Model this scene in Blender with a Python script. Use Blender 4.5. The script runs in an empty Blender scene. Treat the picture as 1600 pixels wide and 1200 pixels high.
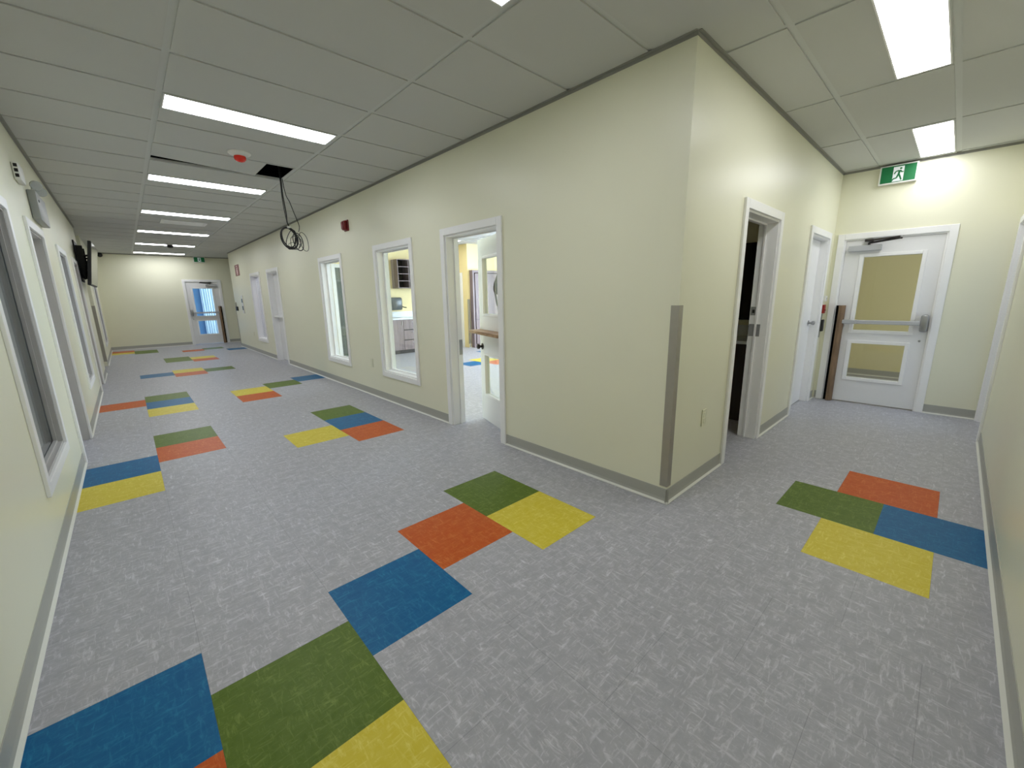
import bpy, bmesh, math, random
from mathutils import Vector, Matrix
random.seed(7)
C = bpy.context.scene.collection
SC = bpy.context.scene

# ------------------------------------------------------------------ camera
H = 2.72                       # ceiling height
XL, YR, XE, YF = -2.90, -1.4515, 4.006, 15.32   # left wall, right wall, end of short hall, end of long hall
WT = 0.15                      # wall thickness
YLONG = 13.62                  # where the long wall stops
PASS = (10.10, 11.42)          # side passage opening in the left wall
cam_d = bpy.data.cameras.new('camera')
cam = bpy.data.objects.new('camera', cam_d)
C.objects.link(cam)
yaw, pitch, roll = 0.8232, -0.2122, -0.0159
fw = Vector((math.cos(yaw)*math.cos(pitch), math.sin(yaw)*math.cos(pitch), math.sin(pitch)))
r0 = Vector((math.sin(yaw), -math.cos(yaw), 0)); u0 = r0.cross(fw)
rt = r0*math.cos(roll) + u0*math.sin(roll); up = -r0*math.sin(roll) + u0*math.cos(roll)
cam.matrix_world = Matrix(((rt.x, up.x, -fw.x, -2.4355), (rt.y, up.y, -fw.y, -1.1402), (rt.z, up.z, -fw.z, 1.3657), (0, 0, 0, 1)))
cam_d.sensor_width = 36; cam_d.lens = 36*637.8/1600
cam_d.clip_start = 0.01; cam_d.clip_end = 100
SC.camera = cam

# ------------------------------------------------------------------ world, view, daylight
w = bpy.data.worlds.new('world'); SC.world = w; w.use_nodes = True
w.node_tree.nodes['Background'].inputs[0].default_value = (0.55, 0.7, 1, 1)
w.node_tree.nodes['Background'].inputs[1].default_value = 0.6
SC.view_settings.view_transform = 'Standard'; SC.view_settings.look = 'None'
SC.view_settings.gamma = 1; SC.view_settings.use_curve_mapping = False
SC.view_settings.exposure = 0.36
SC.cycles.use_denoising = True
SC.cycles.max_bounces = 10; SC.cycles.diffuse_bounces = 6; SC.cycles.glossy_bounces = 4; SC.cycles.transmission_bounces = 6
SC.cycles.transparent_max_bounces = 10
SC.cycles.sample_clamp_indirect = 4.0
SC.cycles.caustics_reflective = False; SC.cycles.caustics_refractive = False

def area(name, loc, direction, sx, sy, power, col):
    d = bpy.data.lights.new(name, 'AREA'); d.shape = 'RECTANGLE'; d.size = sx; d.size_y = sy
    d.energy = power; d.color = col
    o = bpy.data.objects.new(name, d); C.objects.link(o); o.location = loc
    o.rotation_euler = Vector(direction).to_track_quat('-Z', 'Y').to_euler()
    return o
DAY = (0.72, 0.84, 1.0)
area('fill_near_vestibule', (XE+1.2, -2.1, 1.5), (0.2, 1, 0), 0.9, 1.8, 10, (1.0, 0.97, 0.9))   # added lamp, brightens the small vestibule behind the near exit door
PANEL = 13.5                    # radiance of the lit ceiling panels
area('daylight_classroom', (6.8, 3.6, 1.5), (-1, 0, -0.1), 4.0, 1.7, 380, (0.62, 0.79, 1.0))      # big window of the classroom
area('daylight_side_door', (3.50, -2.6, 1.4), (0.0, 1, -0.15), 0.9, 1.7, 9, DAY)    # outside the glazed side door
area('daylight_far_door', (1.2, 16.9, 1.5), (-1, -0.1, 0), 1.6, 2.0, 58, (0.62, 0.82, 1.0))   # vestibule behind the far door

# ------------------------------------------------------------------ materials
def nm(name):
    m = bpy.data.materials.new(name); m.use_nodes = True
    n = m.node_tree; b = n.nodes['Principled BSDF']
    return m, n, b
def srgb(r, g, b):
    f = lambda c: (c/255/12.92) if c/255 <= 0.04045 else ((c/255+0.055)/1.055)**2.4
    return (f(r), f(g), f(b), 1)
def mat(name, col, rough=0.5, metal=0.0, spec=0.5, noise=0.0, nscale=40, bump=0.0, bscale=200):
    m, n, b = nm(name)
    b.inputs['Roughness'].default_value = rough; b.inputs['Metallic'].default_value = metal
    b.inputs['Specular IOR Level'].default_value = spec
    tc = n.nodes.new('ShaderNodeTexCoord')
    nz = n.nodes.new('ShaderNodeTexNoise'); nz.inputs['Scale'].default_value = nscale; nz.inputs['Detail'].default_value = 4
    n.links.new(tc.outputs['Object'], nz.inputs['Vector'])
    mx = n.nodes.new('ShaderNodeMixRGB'); mx.blend_type = 'MIX'
    mx.inputs[1].default_value = tuple(c*(1-noise) for c in col[:3])+(1,)
    mx.inputs[2].default_value = tuple(min(1, c*(1+noise)) for c in col[:3])+(1,)
    n.links.new(nz.outputs['Fac'], mx.inputs[0]); n.links.new(mx.outputs[0], b.inputs['Base Color'])
    if bump:
        bz = n.nodes.new('ShaderNodeTexNoise'); bz.inputs['Scale'].default_value = bscale; bz.inputs['Detail'].default_value = 3
        n.links.new(tc.outputs['Object'], bz.inputs['Vector'])
        bp = n.nodes.new('ShaderNodeBump'); bp.inputs['Strength'].default_value = bump; bp.inputs['Distance'].default_value = 0.002
        n.links.new(bz.outputs['Fac'], bp.inputs['Height']); n.links.new(bp.outputs[0], b.inputs['Normal'])
    return m
def emit(name, col, s):
    m, n, b = nm(name)
    b.inputs['Base Color'].default_value = (0.8, 0.8, 0.8, 1)
    b.inputs['Emission Color'].default_value = col; b.inputs['Emission Strength'].default_value = s
    return m
def glass_mat(name, tint=(1, 1, 1, 1), ior=1.5):
    m, n, b = nm(name); n.nodes.remove(b)
    out = n.nodes['Material Output']
    tr = n.nodes.new('ShaderNodeBsdfTransparent'); tr.inputs[0].default_value = tint
    gl = n.nodes.new('ShaderNodeBsdfGlossy'); gl.inputs['Roughness'].default_value = 0.02
    lw = n.nodes.new('ShaderNodeLayerWeight'); pw = n.nodes.new('ShaderNodeMath'); pw.operation = 'POWER'; pw.inputs[1].default_value = 5   # Schlick, the same from both faces
    fr = n.nodes.new('ShaderNodeMath'); fr.operation = 'MULTIPLY_ADD'; fr.inputs[1].default_value = 0.96; fr.inputs[2].default_value = 0.04
    n.links.new(lw.outputs['Facing'], pw.inputs[0]); n.links.new(pw.outputs[0], fr.inputs[0])
    mx = n.nodes.new('ShaderNodeMixShader')
    n.links.new(fr.outputs[0], mx.inputs[0]); n.links.new(tr.outputs[0], mx.inputs[1]); n.links.new(gl.outputs[0], mx.inputs[2])
    n.links.new(mx.outputs[0], out.inputs[0])
    return m
def wood_mat(name, c1, c2, scale=(60, 60, 3), rough=0.5):
    m, n, b = nm(name)
    tc = n.nodes.new('ShaderNodeTexCoord'); mp = n.nodes.new('ShaderNodeMapping'); mp.inputs['Scale'].default_value = scale
    nz = n.nodes.new('ShaderNodeTexNoise'); nz.inputs['Scale'].default_value = 1; nz.inputs['Detail'].default_value = 5
    rp = n.nodes.new('ShaderNodeValToRGB'); rp.color_ramp.elements[0].position = 0.35; rp.color_ramp.elements[1].position = 0.65
    rp.color_ramp.elements[0].color = c1; rp.color_ramp.elements[1].color = c2
    n.links.new(tc.outputs['Object'], mp.inputs[0]); n.links.new(mp.outputs[0], nz.inputs['Vector'])
    n.links.new(nz.outputs['Fac'], rp.inputs[0]); n.links.new(rp.outputs[0], b.inputs['Base Color'])
    b.inputs['Roughness'].default_value = rough
    return m

def floor_mat(name, base, light):
    """sheet-vinyl tile: mottled tone with pale jackstraw streaks and hairline seams (half-bond columns)"""
    m, n, b = nm(name)
    N = n.nodes.new; K = n.links.new
    tc = N('ShaderNodeTexCoord')
    def streak(sx, sy, off):
        mp = N('ShaderNodeMapping'); mp.inputs['Scale'].default_value = (sx, sy, 1); mp.inputs['Location'].default_value = (off, off*1.7, 0)
        K(tc.outputs['Object'], mp.inputs[0])
        nz = N('ShaderNodeTexNoise'); nz.inputs['Scale'].default_value = 1; nz.inputs['Detail'].default_value = 5; nz.inputs['Roughness'].default_value = 0.65
        nz.inputs['Distortion'].default_value = 1.1
        K(mp.outputs[0], nz.inputs['Vector'])
        rp = N('ShaderNodeValToRGB'); rp.color_ramp.elements[0].position = 0.53; rp.color_ramp.elements[1].position = 0.72
        K(nz.outputs['Fac'], rp.inputs[0]); return rp.outputs[0]
    a = streak(14, 62, 0); c = streak(62, 14, 3.3)
    md = N('ShaderNodeTexNoise'); md.inputs['Scale'].default_value = 17; md.inputs['Detail'].default_value = 6; md.inputs['Roughness'].default_value = 0.7
    K(tc.outputs['Object'], md.inputs['Vector'])
    mxx = N('ShaderNodeMath'); mxx.operation = 'MAXIMUM'; K(a, mxx.inputs[0]); K(c, mxx.inputs[1])
    mm = N('ShaderNodeMath'); mm.operation = 'MULTIPLY'; K(mxx.outputs[0], mm.inputs[0]); K(md.outputs['Fac'], mm.inputs[1])
    ad = N('ShaderNodeMath'); ad.operation = 'MULTIPLY_ADD'; K(md.outputs['Fac'], ad.inputs[0]); ad.inputs[1].default_value = 0.5; K(mm.outputs[0], ad.inputs[2])
    mr = N('ShaderNodeMapRange'); mr.inputs[1].default_value = 0.18; mr.inputs[2].default_value = 0.80; K(ad.outputs[0], mr.inputs[0])
    mix = N('ShaderNodeMixRGB'); mix.inputs[1].default_value = base; mix.inputs[2].default_value = light; K(mr.outputs[0], mix.inputs[0])
    # seams
    sp = N('ShaderNodeSeparateXYZ'); K(tc.outputs['Object'], sp.inputs[0])
    def mth(op, x, y=None):
        q = N('ShaderNodeMath'); q.operation = op
        for i, v in enumerate((x, y)):
            if v is None: continue
            if isinstance(v, (int, float)): q.inputs[i].default_value = v
            else: K(v, q.inputs[i])
        return q.outputs[0]
    ux = mth('DIVIDE', mth('ADD', sp.outputs['X'], 0.9609), 0.488)
    uy = mth('DIVIDE', mth('SUBTRACT', sp.outputs['Y'], 1.1972), 0.488)
    col = mth('FLOOR', ux)
    odd = mth('MULTIPLY', mth('FLOORED_MODULO', col, 2), 0.5)
    vy = mth('ADD', uy, odd)
    def edge(v):
        f = mth('FRACT', v); return mth('MINIMUM', f, mth('SUBTRACT', 1, f))
    dist = mth('MINIMUM', edge(ux), edge(vy))
    seam = mth('MULTIPLY', mth('LESS_THAN', dist, 0.0022), 0.28)
    m2 = N('ShaderNodeMixRGB'); m2.inputs[2].default_value = (0.05, 0.05, 0.05, 1)
    K(seam, m2.inputs[0]); K(mix.outputs[0], m2.inputs[1]); K(m2.outputs[0], b.inputs['Base Color'])
    b.inputs['Roughness'].default_value = 0.42; b.inputs['Specular IOR Level'].default_value = 0.22
    return m

M = {}
M['wall'] = mat('wall_paint', srgb(234, 233, 210), 0.36, spec=0.4, noise=0.015, nscale=3, bump=0.06, bscale=350)
M['yellow'] = mat('classroom_yellow_paint', srgb(240, 222, 165), 0.45, noise=0.01)
M['pale_wall'] = mat('pale_room_paint', srgb(226, 220, 236), 0.5, noise=0.01)
M['blue_wall'] = mat('vestibule_blue_paint', srgb(128, 178, 222), 0.5, noise=0.02, nscale=4)
M['olive'] = mat('vestibule_paint', srgb(230, 222, 178), 0.5, noise=0.02)
M['white'] = mat('white_trim_paint', srgb(245, 245, 245), 0.35, noise=0.01)
M['door'] = mat('white_door_paint', srgb(236, 236, 237), 0.35, noise=0.01)
M['jamb'] = mat('grey_jamb', srgb(186, 184, 182), 0.4)  # greyer than the white trim, for frames of the left wall
M['ceil'] = mat('acoustic_tile', srgb(200, 201, 199), 0.9, spec=0.1, noise=0.02, nscale=300, bump=0.12, bscale=700)
M['tee'] = mat('ceiling_tee_paint', srgb(200, 202, 200), 0.5)
M['angle'] = mat('wall_angle_paint', srgb(150, 150, 143), 0.6)
M['base'] = mat('grey_vinyl_base', srgb(172, 172, 164), 0.4, noise=0.01)
M['toe'] = mat('pale_vinyl_toe', srgb(224, 224, 216), 0.4)  # paler than the base: light caught by the toe put into its colour
M['steel'] = mat('brushed_steel', srgb(176, 172, 162), 0.5, metal=0.8, noise=0.08, nscale=12)
M['satin'] = mat('satin_metal', srgb(165, 166, 168), 0.32, metal=0.85)
M['silver'] = mat('silver_paint', srgb(188, 190, 194), 0.4, metal=0.2)
M['bronze'] = mat('dark_metal', srgb(70, 66, 64), 0.35, metal=0.8)
M['black'] = mat('black_plastic', srgb(18, 18, 20), 0.45)
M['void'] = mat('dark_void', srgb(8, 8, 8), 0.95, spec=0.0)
M['cable'] = mat('black_cable', srgb(28, 28, 30), 0.5)
M['screen'] = mat('tv_screen', srgb(24, 25, 28), 0.12, spec=0.9)
M['red'] = mat('red_plastic', srgb(150, 26, 26), 0.35)
M['red_dark'] = mat('dark_red_plastic', srgb(120, 18, 24), 0.4)
M['redlens'] = mat('red_lens', srgb(225, 40, 20), 0.2)
M['plastic'] = mat('white_plastic', srgb(232, 232, 228), 0.4)
M['ivory'] = mat('ivory_plastic', srgb(228, 228, 204), 0.4)
M['greybox'] = mat('grey_enamel', srgb(158, 162, 162), 0.4)
M['lens'] = mat('clear_lamp_lens', srgb(190, 196, 198), 0.15, spec=0.8)
M['board'] = wood_mat('brown_cardboard', srgb(116, 94, 72), srgb(140, 114, 88), (20, 20, 4), 0.8)
M['ledge'] = wood_mat('oak_ledge', srgb(150, 116, 84), srgb(190, 156, 120), (40, 6, 40), 0.45)
M['lam'] = wood_mat('grey_brown_laminate', srgb(112, 96, 98), srgb(142, 126, 128), (45, 45, 3), 0.45)
M['counter'] = mat('pale_laminate_top', srgb(222, 228, 234), 0.3)
M['darkwood'] = wood_mat('dark_laminate', srgb(34, 26, 22), srgb(46, 36, 30), (45, 45, 3), 0.5)
M['smoke'] = mat('smoky_plastic', srgb(60, 68, 72), 0.25)
M['blind'] = mat('grey_blind', srgb(138, 144, 152), 0.8, noise=0.02)
M['bluegrey'] = mat('pale_blue_grey_blind', srgb(156, 164, 184), 0.8, noise=0.02)
M['curtain'] = wood_mat('grey_green_curtain', srgb(96, 102, 96), srgb(128, 134, 126), (50, 50, 0.5), 0.9)
M['drape'] = mat('pale_drape', srgb(226, 238, 248), 0.8)
M['glass'] = glass_mat('clear_glass', (0.96, 0.98, 0.97, 1))
M['mirror'] = mat('mirror', srgb(200, 205, 205), 0.03, metal=1.0)
M['lamp'] = emit('lit_panel', (0.93, 0.95, 1.0, 1), PANEL)
M['lamp_short'] = emit('lit_panel_short_hall', (0.95, 0.96, 1.0, 1), PANEL*0.8)
M['exit_green'] = emit('exit_green', srgb(0, 110, 60), 0.06); M['exit_green'].node_tree.nodes['Principled BSDF'].inputs['Base Color'].default_value = srgb(0, 104, 54)
M['exit_white'] = emit('exit_white', srgb(190, 230, 235), 0.1)
M['sign_red'] = mat('sign_red', srgb(120, 16, 26), 0.4)
M['sign_pale'] = mat('sign_pale', srgb(226, 190, 194), 0.5)
GREY = floor_mat('grey_tile', srgb(162, 162, 169), srgb(208, 208, 215))
TILE = {'g': floor_mat('green_tile', srgb(80, 104, 18), srgb(116, 136, 58)),
        'b': floor_mat('blue_tile', srgb(0, 90, 142), srgb(34, 124, 170)),
        'o': floor_mat('orange_tile', srgb(188, 80, 14), srgb(212, 122, 58)),
        'y': floor_mat('yellow_tile', srgb(208, 190, 50), srgb(230, 218, 110))}

# ------------------------------------------------------------------ mesh helpers
def bm_new(): return bmesh.new()
def box(bm, a, b, bev=0.0):
    lo = [min(a[i], b[i]) for i in range(3)]; hi = [max(a[i], b[i]) for i in range(3)]
    vs = [bm.verts.new((x, y, z)) for x in (lo[0], hi[0]) for y in (lo[1], hi[1]) for z in (lo[2], hi[2])]
    fs = [bm.faces.new([vs[i] for i in f]) for f in ((0, 1, 3, 2), (4, 6, 7, 5), (0, 4, 5, 1), (2, 3, 7, 6), (0, 2, 6, 4), (1, 5, 7, 3))]
    if bev > 0:
        es = list({e for f in fs for e in f.edges})
        bmesh.ops.bevel(bm, geom=es, offset=bev, segments=2, affect='EDGES', profile=0.5)
def tube(bm, pts, r, n=8, closed=False, caps=True):
    pts = [Vector(p) for p in pts]; rings = []
    L = len(pts); prev = None
    for i, p in enumerate(pts):
        if closed: t = pts[(i+1) % L] - pts[i-1]
        else: t = pts[min(i+1, L-1)] - pts[max(i-1, 0)]
        t.normalize()
        if prev is None:
            a = Vector((0, 0, 1)) if abs(t.z) < 0.9 else Vector((1, 0, 0))
            u = t.cross(a).normalized()
        else:
            u = (prev - t*prev.dot(t)).normalized()
        prev = u; v = t.cross(u)
        rr = r[i] if isinstance(r, (list, tuple)) else r
        rings.append([bm.verts.new(p + u*rr*math.cos(2*math.pi*k/n) + v*rr*math.sin(2*math.pi*k/n)) for k in range(n)])
    for i in range(L if closed else L-1):
        A, B = rings[i], rings[(i+1) % L]
        for k in range(n):
            bm.faces.new((A[k], A[(k+1) % n], B[(k+1) % n], B[k]))
    if caps and not closed:
        bm.faces.new(rings[0][::-1]); bm.faces.new(rings[-1])
def lathe(bm, base, axis, prof, n=20):
    """prof: list of (radius, distance along axis)"""
    base = Vector(base); axis = Vector(axis).normalized()
    tube(bm, [base + axis*h for r, h in prof], [max(r, 0.0005) for r, h in prof], n)
def prism(bm, poly, axis, a, b):
    """poly in the two other axes (in order), extruded along axis from a to b"""
    def P(q, t):
        l = list(q); l.insert(axis, t); return bm.verts.new(l)
    A = [P(q, a) for q in poly]; B = [P(q, b) for q in poly]
    bm.faces.new(A); bm.faces.new(B[::-1])
    for i in range(len(poly)):
        j = (i+1) % len(poly); bm.faces.new((A[i], A[j], B[j], B[i]))
def obj(name, bm, m, parent=None, smooth=False, origin=None):
    """one mesh object from world-space geometry"""
    bmesh.ops.recalc_face_normals(bm, faces=bm.faces[:])
    me = bpy.data.meshes.new(name)
    if parent is not None:
        origin = Vector((0, 0, 0)); q = parent
        while q is not None: origin = origin + Vector(q.location); q = q.parent
        if parent.type == 'MESH' and False: pass
    elif origin is None:
        cs = [v.co for v in bm.verts]
        origin = Vector(((min(c.x for c in cs)+max(c.x for c in cs))/2, (min(c.y for c in cs)+max(c.y for c in cs))/2, min(c.z for c in cs)))
    origin = Vector(origin)
    for v in bm.verts: v.co -= origin
    bm.to_mesh(me); bm.free()
    if smooth:
        for p in me.polygons: p.use_smooth = True
        try: me.set_sharp_from_angle(angle=math.radians(40))
        except Exception: pass
    for x in (m if isinstance(m, (list, tuple)) else [m]): me.materials.append(x)
    o = bpy.data.objects.new(name, me); C.objects.link(o)
    if parent is not None: o.parent = parent; o.location = (0, 0, 0)
    else: o.location = origin
    return o
def tag(o, label, cat, group=None, kind=None):
    if label: o['label'] = label
    if cat: o['category'] = cat
    if group: o['group'] = group
    if kind: o['kind'] = kind
    return o
def thing(name, loc, label, cat, group=None, kind=None):
    o = bpy.data.objects.new(name, None); o.empty_display_size = 0.1; C.objects.link(o); o.location = loc
    return tag(o, label, cat, group, kind)
def dup(root, loc, label=None):
    r = root.copy(); C.objects.link(r); r.location = loc
    if label: r['label'] = label
    for ch in list(root.children):
        c = ch.copy(); C.objects.link(c); c.parent = r
        for g in ch.children:
            d = g.copy(); C.objects.link(d); d.parent = c
    return r
def bx(a, b, bev=0.0):
    bm = bm_new(); box(bm, a, b, bev); return bm

class Fr:
    """wall frame: u runs along the wall, d stands out of it towards the corridor"""
    def __init__(s, f): s.f = f
    def __call__(s, u, d, z): return s.f(u, d, z)
    def box(s, bm, u0, u1, d0, d1, z0, z1, bev=0.0): box(bm, s.f(u0, d0, z0), s.f(u1, d1, z1), bev)
    def b(s, *a): bm = bm_new(); s.box(bm, *a); return bm
LONG = Fr(lambda u, d, z: (-d, u, z))
SHORT = Fr(lambda u, d, z: (u, -d, z))
LEFT = Fr(lambda u, d, z: (XL+d, u, z))
RIGHT = Fr(lambda u, d, z: (u, YR+d, z))
END = Fr(lambda u, d, z: (XE-d, u, z))
FAR = Fr(lambda u, d, z: (u, YF-d, z))

def slab(bm, us, zs, solid, d0, d1, P):
    """closed slab over a grid of cells; cells where solid() is false stay open"""
    us = sorted(set(round(x, 5) for x in us)); zs = sorted(set(round(x, 5) for x in zs))
    S = lambda i, j: 0 <= i < len(us)-1 and 0 <= j < len(zs)-1 and solid((us[i]+us[i+1])/2, (zs[j]+zs[j+1])/2)
    cache = {}
    def V(i, j, k):
        if (i, j, k) not in cache: cache[(i, j, k)] = bm.verts.new(P(us[i], (d0, d1)[k], zs[j]))
        return cache[(i, j, k)]
    for i in range(len(us)-1):
        for j in range(len(zs)-1):
            if not S(i, j): continue
            for k in (0, 1): bm.faces.new((V(i, j, k), V(i+1, j, k), V(i+1, j+1, k), V(i, j+1, k)))
            for (di, dj, a, b) in ((-1, 0, (i, j), (i, j+1)), (1, 0, (i+1, j), (i+1, j+1)), (0, -1, (i, j), (i+1, j)), (0, 1, (i, j+1), (i+1, j+1))):
                if not S(i+di, j+dj):
                    bm.faces.new((V(*a, 0), V(*b, 0), V(*b, 1), V(*a, 1)))
def wall(name, fr, u0, u1, openings, m=None, z1=H+0.02, t=WT, label=None):
    bm = bm_new()
    us = [u0, u1] + [x for o in openings for x in o[:2]]; zs = [0, z1] + [x for o in openings for x in o[2:]]
    slab(bm, us, zs, lambda u, z: not any(o[0] < u < o[1] and o[2] < z < o[3] for o in openings), 0, -t, fr)
    o = obj(name, bm, m or M['wall'])
    return tag(o, label, 'wall', kind='structure')

def casing(bm, fr, u0, u1, z0, z1, wdt=0.062, d=0.018, sill=False, face=0.0):
    """flat casing round the opening u0..u1, z0..z1"""
    for s in ((u0-wdt, u0+0.004), (u1-0.004, u1+wdt)): fr.box(bm, s[0], s[1], face, face+d, (z0-wdt if sill else 0.0), z1+wdt, 0.003)
    fr.box(bm, u0+0.004, u1-0.004, face, face+d, z1-0.004, z1+wdt, 0.003)
    if sill: fr.box(bm, u0+0.004, u1-0.004, face, face+d, z0-wdt, z0+0.004, 0.003)
def lining(bm, fr, u0, u1, z0, z1, sill=False, t=WT, th=0.02, stop=None):
    fr.box(bm, u0-0.001, u0+th, 0.0, -t, z0, z1+0.001); fr.box(bm, u1-th, u1+0.001, 0.0, -t, z0, z1+0.001)
    fr.box(bm, u0+th, u1-th, 0.0, -t, z1-th, z1+0.001)
    if sill: fr.box(bm, u0+th, u1-th, 0.0, -t, z0-0.001, z0+th)
    if stop:
        a, b = stop
        fr.box(bm, u0+th, u0+th+0.013, a, b, z0, z1-th); fr.box(bm, u1-th-0.013, u1-th, a, b, z0, z1-th); fr.box(bm, u0+th+0.013, u1-th-0.013, a, b, z1-th-0.013, z1-th)
        if sill: fr.box(bm, u0+th+0.013, u1-th-0.013, a, b, z0+th, z0+th+0.013)

# ------------------------------------------------------------------ floor
T = 0.488; GX, GY = -0.9609, 1.1972
tiles = {(0, -1): 'g', (0, -2): 'y', (-1, -1.5): 'o', (-2, -2): 'b', (-3, -2.5): 'g', (-4, -2): 'b', (-4, -3): 'o', (-3, -3.5): 'y',
         (3, -4.5): 'g', (3, -5.5): 'b', (4, -5): 'o', (2, -5): 'y',
         (0, 5): 'g', (0, 4): 'b', (0, 3): 'o', (-1, 3.5): 'y',
         (-3, 5.5): 'g', (-3, 4.5): 'o', (-4, 4): 'b', (-4, 3): 'y',
         (-3, 10.5): 'g', (-3, 9.5): 'b', (-3, 8.5): 'y', (-4, 10): 'o',
         (-1, 9.5): 'y', (-1, 8.5): 'o', (0, 10): 'g', (1, 10.5): 'b',
         (-3, 15.5): 'b', (-2, 16): 'y', (-2, 15): 'o', (-1, 15.5): 'g',
         (-2, 20): 'g', (-2, 21): 'g', (-1, 20.5): 'y', (-1, 19.5): 'o',
         (-1, 24.5): 'o', (0, 25): 'g', (1, 23.5): 'b',
         (-4, 27): 'o', (-4, 26): 'y', (-3, 25.5): 'g', (-3, 26.5): 'g',
         (7, 8.5): 'b', (8, 9): 'y', (8, 8): 'o', (9, 8.5): 'g', (5, 13.5): 'y', (10, 11): 'b'}
bm = bm_new(); keys = ['', 'g', 'b', 'o', 'y']
for i in range(-10, 18):
    for j in range(-9, 36):
        y = j + (0.5 if i % 2 else 0.0)
        x0, x1, y0, y1 = GX+i*T, GX+(i+1)*T, GY+y*T, GY+(y+1)*T
        f = bm.faces.new([bm.verts.new(q) for q in ((x0, y0, 0), (x1, y0, 0), (x1, y1, 0), (x0, y1, 0))])
        f.material_index = keys.index(tiles.get((i, y), ''))
bmesh.ops.remove_doubles(bm, verts=bm.verts[:], dist=1e-5)
fl = obj('floor', bm, [GREY]+[TILE[k] for k in 'gboy'], origin=(0, 0, 0))
tag(fl, 'grey streaked vinyl tile floor with scattered green, blue, orange and yellow tiles', 'floor', kind='structure')

# ------------------------------------------------------------------ ceiling with tee grid
GXL = [-2.05 - 1.195, -2.05, -0.868, 0.325, 1.525, 2.73, 3.93, 5.12, 6.31]
GY0, GP = 0.26, 0.5953
LX0, LX1 = -2.027, -0.891          # lamps of the long hall
LY = [0.285 + 4*GP*k for k in range(7)]
lamps = [(LX0, LX1, y, y+0.27) for y in LY]
rl = [(0.36, 1.507, -0.908, -0.650), (2.765, 3.912, -0.908, -0.650)]
cl = [(2.765, 3.912, 2.70, 2.97), (2.765, 3.912, 5.08, 5.35), (5.15, 6.28, 2.70, 2.97), (5.15, 6.28, 5.08, 5.35), (2.765, 3.912, 7.46, 7.73), (0.36, 1.507, 5.08, 5.35), (0.36, 1.507, 10.44, 10.71), (0.36, 1.507, 12.22, 12.49)]
holes = lamps + rl + cl + [(-2.037, -0.880, 3.865, 4.405)]
bm = bm_new()
GW = 0.018                     # half width of the reveal between tiles
GYL = [GY0+GP*k for k in range(-4, 30)]
xs = [-4.6, 7.2] + [x for h in holes for x in h[:2]] + [x+e for x in GXL for e in (-GW, GW)]
ys = [-2.2, 18.2] + [y for h in holes for y in h[2:]] + [y+e for y in GYL for e in (-GW, GW)]
slab(bm, xs, ys, lambda x, y: not (any(h[0] < x < h[1] and h[2] < y < h[3] for h in holes) or any(abs(x-g) < GW for g in GXL) or any(abs(y-g) < GW for g in GYL)), H, H+0.018, lambda u, d, z: (u, z, d))
ce = obj('ceiling', bm, M['ceil'], origin=(0, 0, H))
tag(ce, 'suspended white acoustic tile ceiling', 'ceiling', kind='structure')
bm = bm_new()
for x in GXL: box(bm, (x-GW-0.001, -2.1, H+0.007), (x+GW+0.001, 18.1, H+0.012))
for y in GYL: box(bm, (-4.5, y-GW-0.001, H+0.0072), (7.1, y+GW+0.001, H+0.0118))
g = obj('ceiling_grid', bm, M['tee'], ce)
# the closed dark space above the open bay and above the rest of the tiles
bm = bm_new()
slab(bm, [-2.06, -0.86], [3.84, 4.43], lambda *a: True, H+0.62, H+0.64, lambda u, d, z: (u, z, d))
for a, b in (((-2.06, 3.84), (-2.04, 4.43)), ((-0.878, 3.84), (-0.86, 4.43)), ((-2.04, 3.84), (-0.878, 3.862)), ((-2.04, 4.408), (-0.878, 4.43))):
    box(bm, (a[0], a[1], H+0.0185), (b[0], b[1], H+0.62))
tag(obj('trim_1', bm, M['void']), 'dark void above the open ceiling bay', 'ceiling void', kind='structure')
bm = bm_new()
prism(bm, [(-2.036, 3.867), (-1.152, 3.867), (-1.152, 4.396), (-2.036, 4.262)], 2, H+0.001, H+0.016)
tag(obj('ceiling_tile', bm, M['ceil']), 'short loose ceiling tile set askew beside the open black ceiling hole', 'ceiling tile')

def wall_angle(n, fr, u0, u1, label):
    bm = bm_new(); fr.box(bm, u0, u1, 0.0005, 0.022, H-0.003, H-0.0005); fr.box(bm, u0, u1, 0.0005, 0.003, H-0.022, H-0.003)
    tag(obj('trim_%d' % n, bm, M['angle']), label, 'ceiling trim', kind='structure')
wall_angle(2, LONG, -0.003, YLONG, 'ceiling edge trim along the long yellow wall')
wall_angle(3, SHORT, -0.003, XE, 'ceiling edge trim along the short hall wall')
wall_angle(4, LEFT, YR, PASS[0], 'ceiling edge trim along the left wall')
wall_angle(5, END, YR, 0, 'ceiling edge trim above the near exit door')
wall_angle(6, FAR, XL, 1.5, 'ceiling edge trim on the far end wall')
wall_angle(7, RIGHT, XL, XE, 'ceiling edge trim along the right wall')

# ------------------------------------------------------------------ walls
D_OPEN = (1.635, 2.440, 0, 1.965); W_1 = (3.135, 3.985, 0.400, 1.955); W_2 = (5.175, 6.025, 0.400, 1.955)
D_LF = (8.610, 9.420, 0, 1.965); W_3 = (10.225, 11.07, 0.400, 1.955)
wall('wall_long', LONG, WT, YLONG, [D_OPEN, W_1, W_2, D_LF, W_3], label='long pale yellow wall with two windows and a half open door')
D_S1 = (0.965, 1.775, 0, 1.965); D_S2 = (2.895, 3.725, 0, 1.965)
wall('wall_short', SHORT, 0, XE+WT, [D_S1, D_S2], label='pale yellow wall of the short hall with dark doorway')
WL1 = (2.12, 3.04, 0.400, 1.955); DL1 = (3.895, 4.735, 0, 1.965); WL2 = (5.945, 6.805, 0.400, 1.955); DL2 = (7.815, 8.65, 0, 1.965); WL3 = (12.55, 13.75, 0.400, 1.955)
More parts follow.
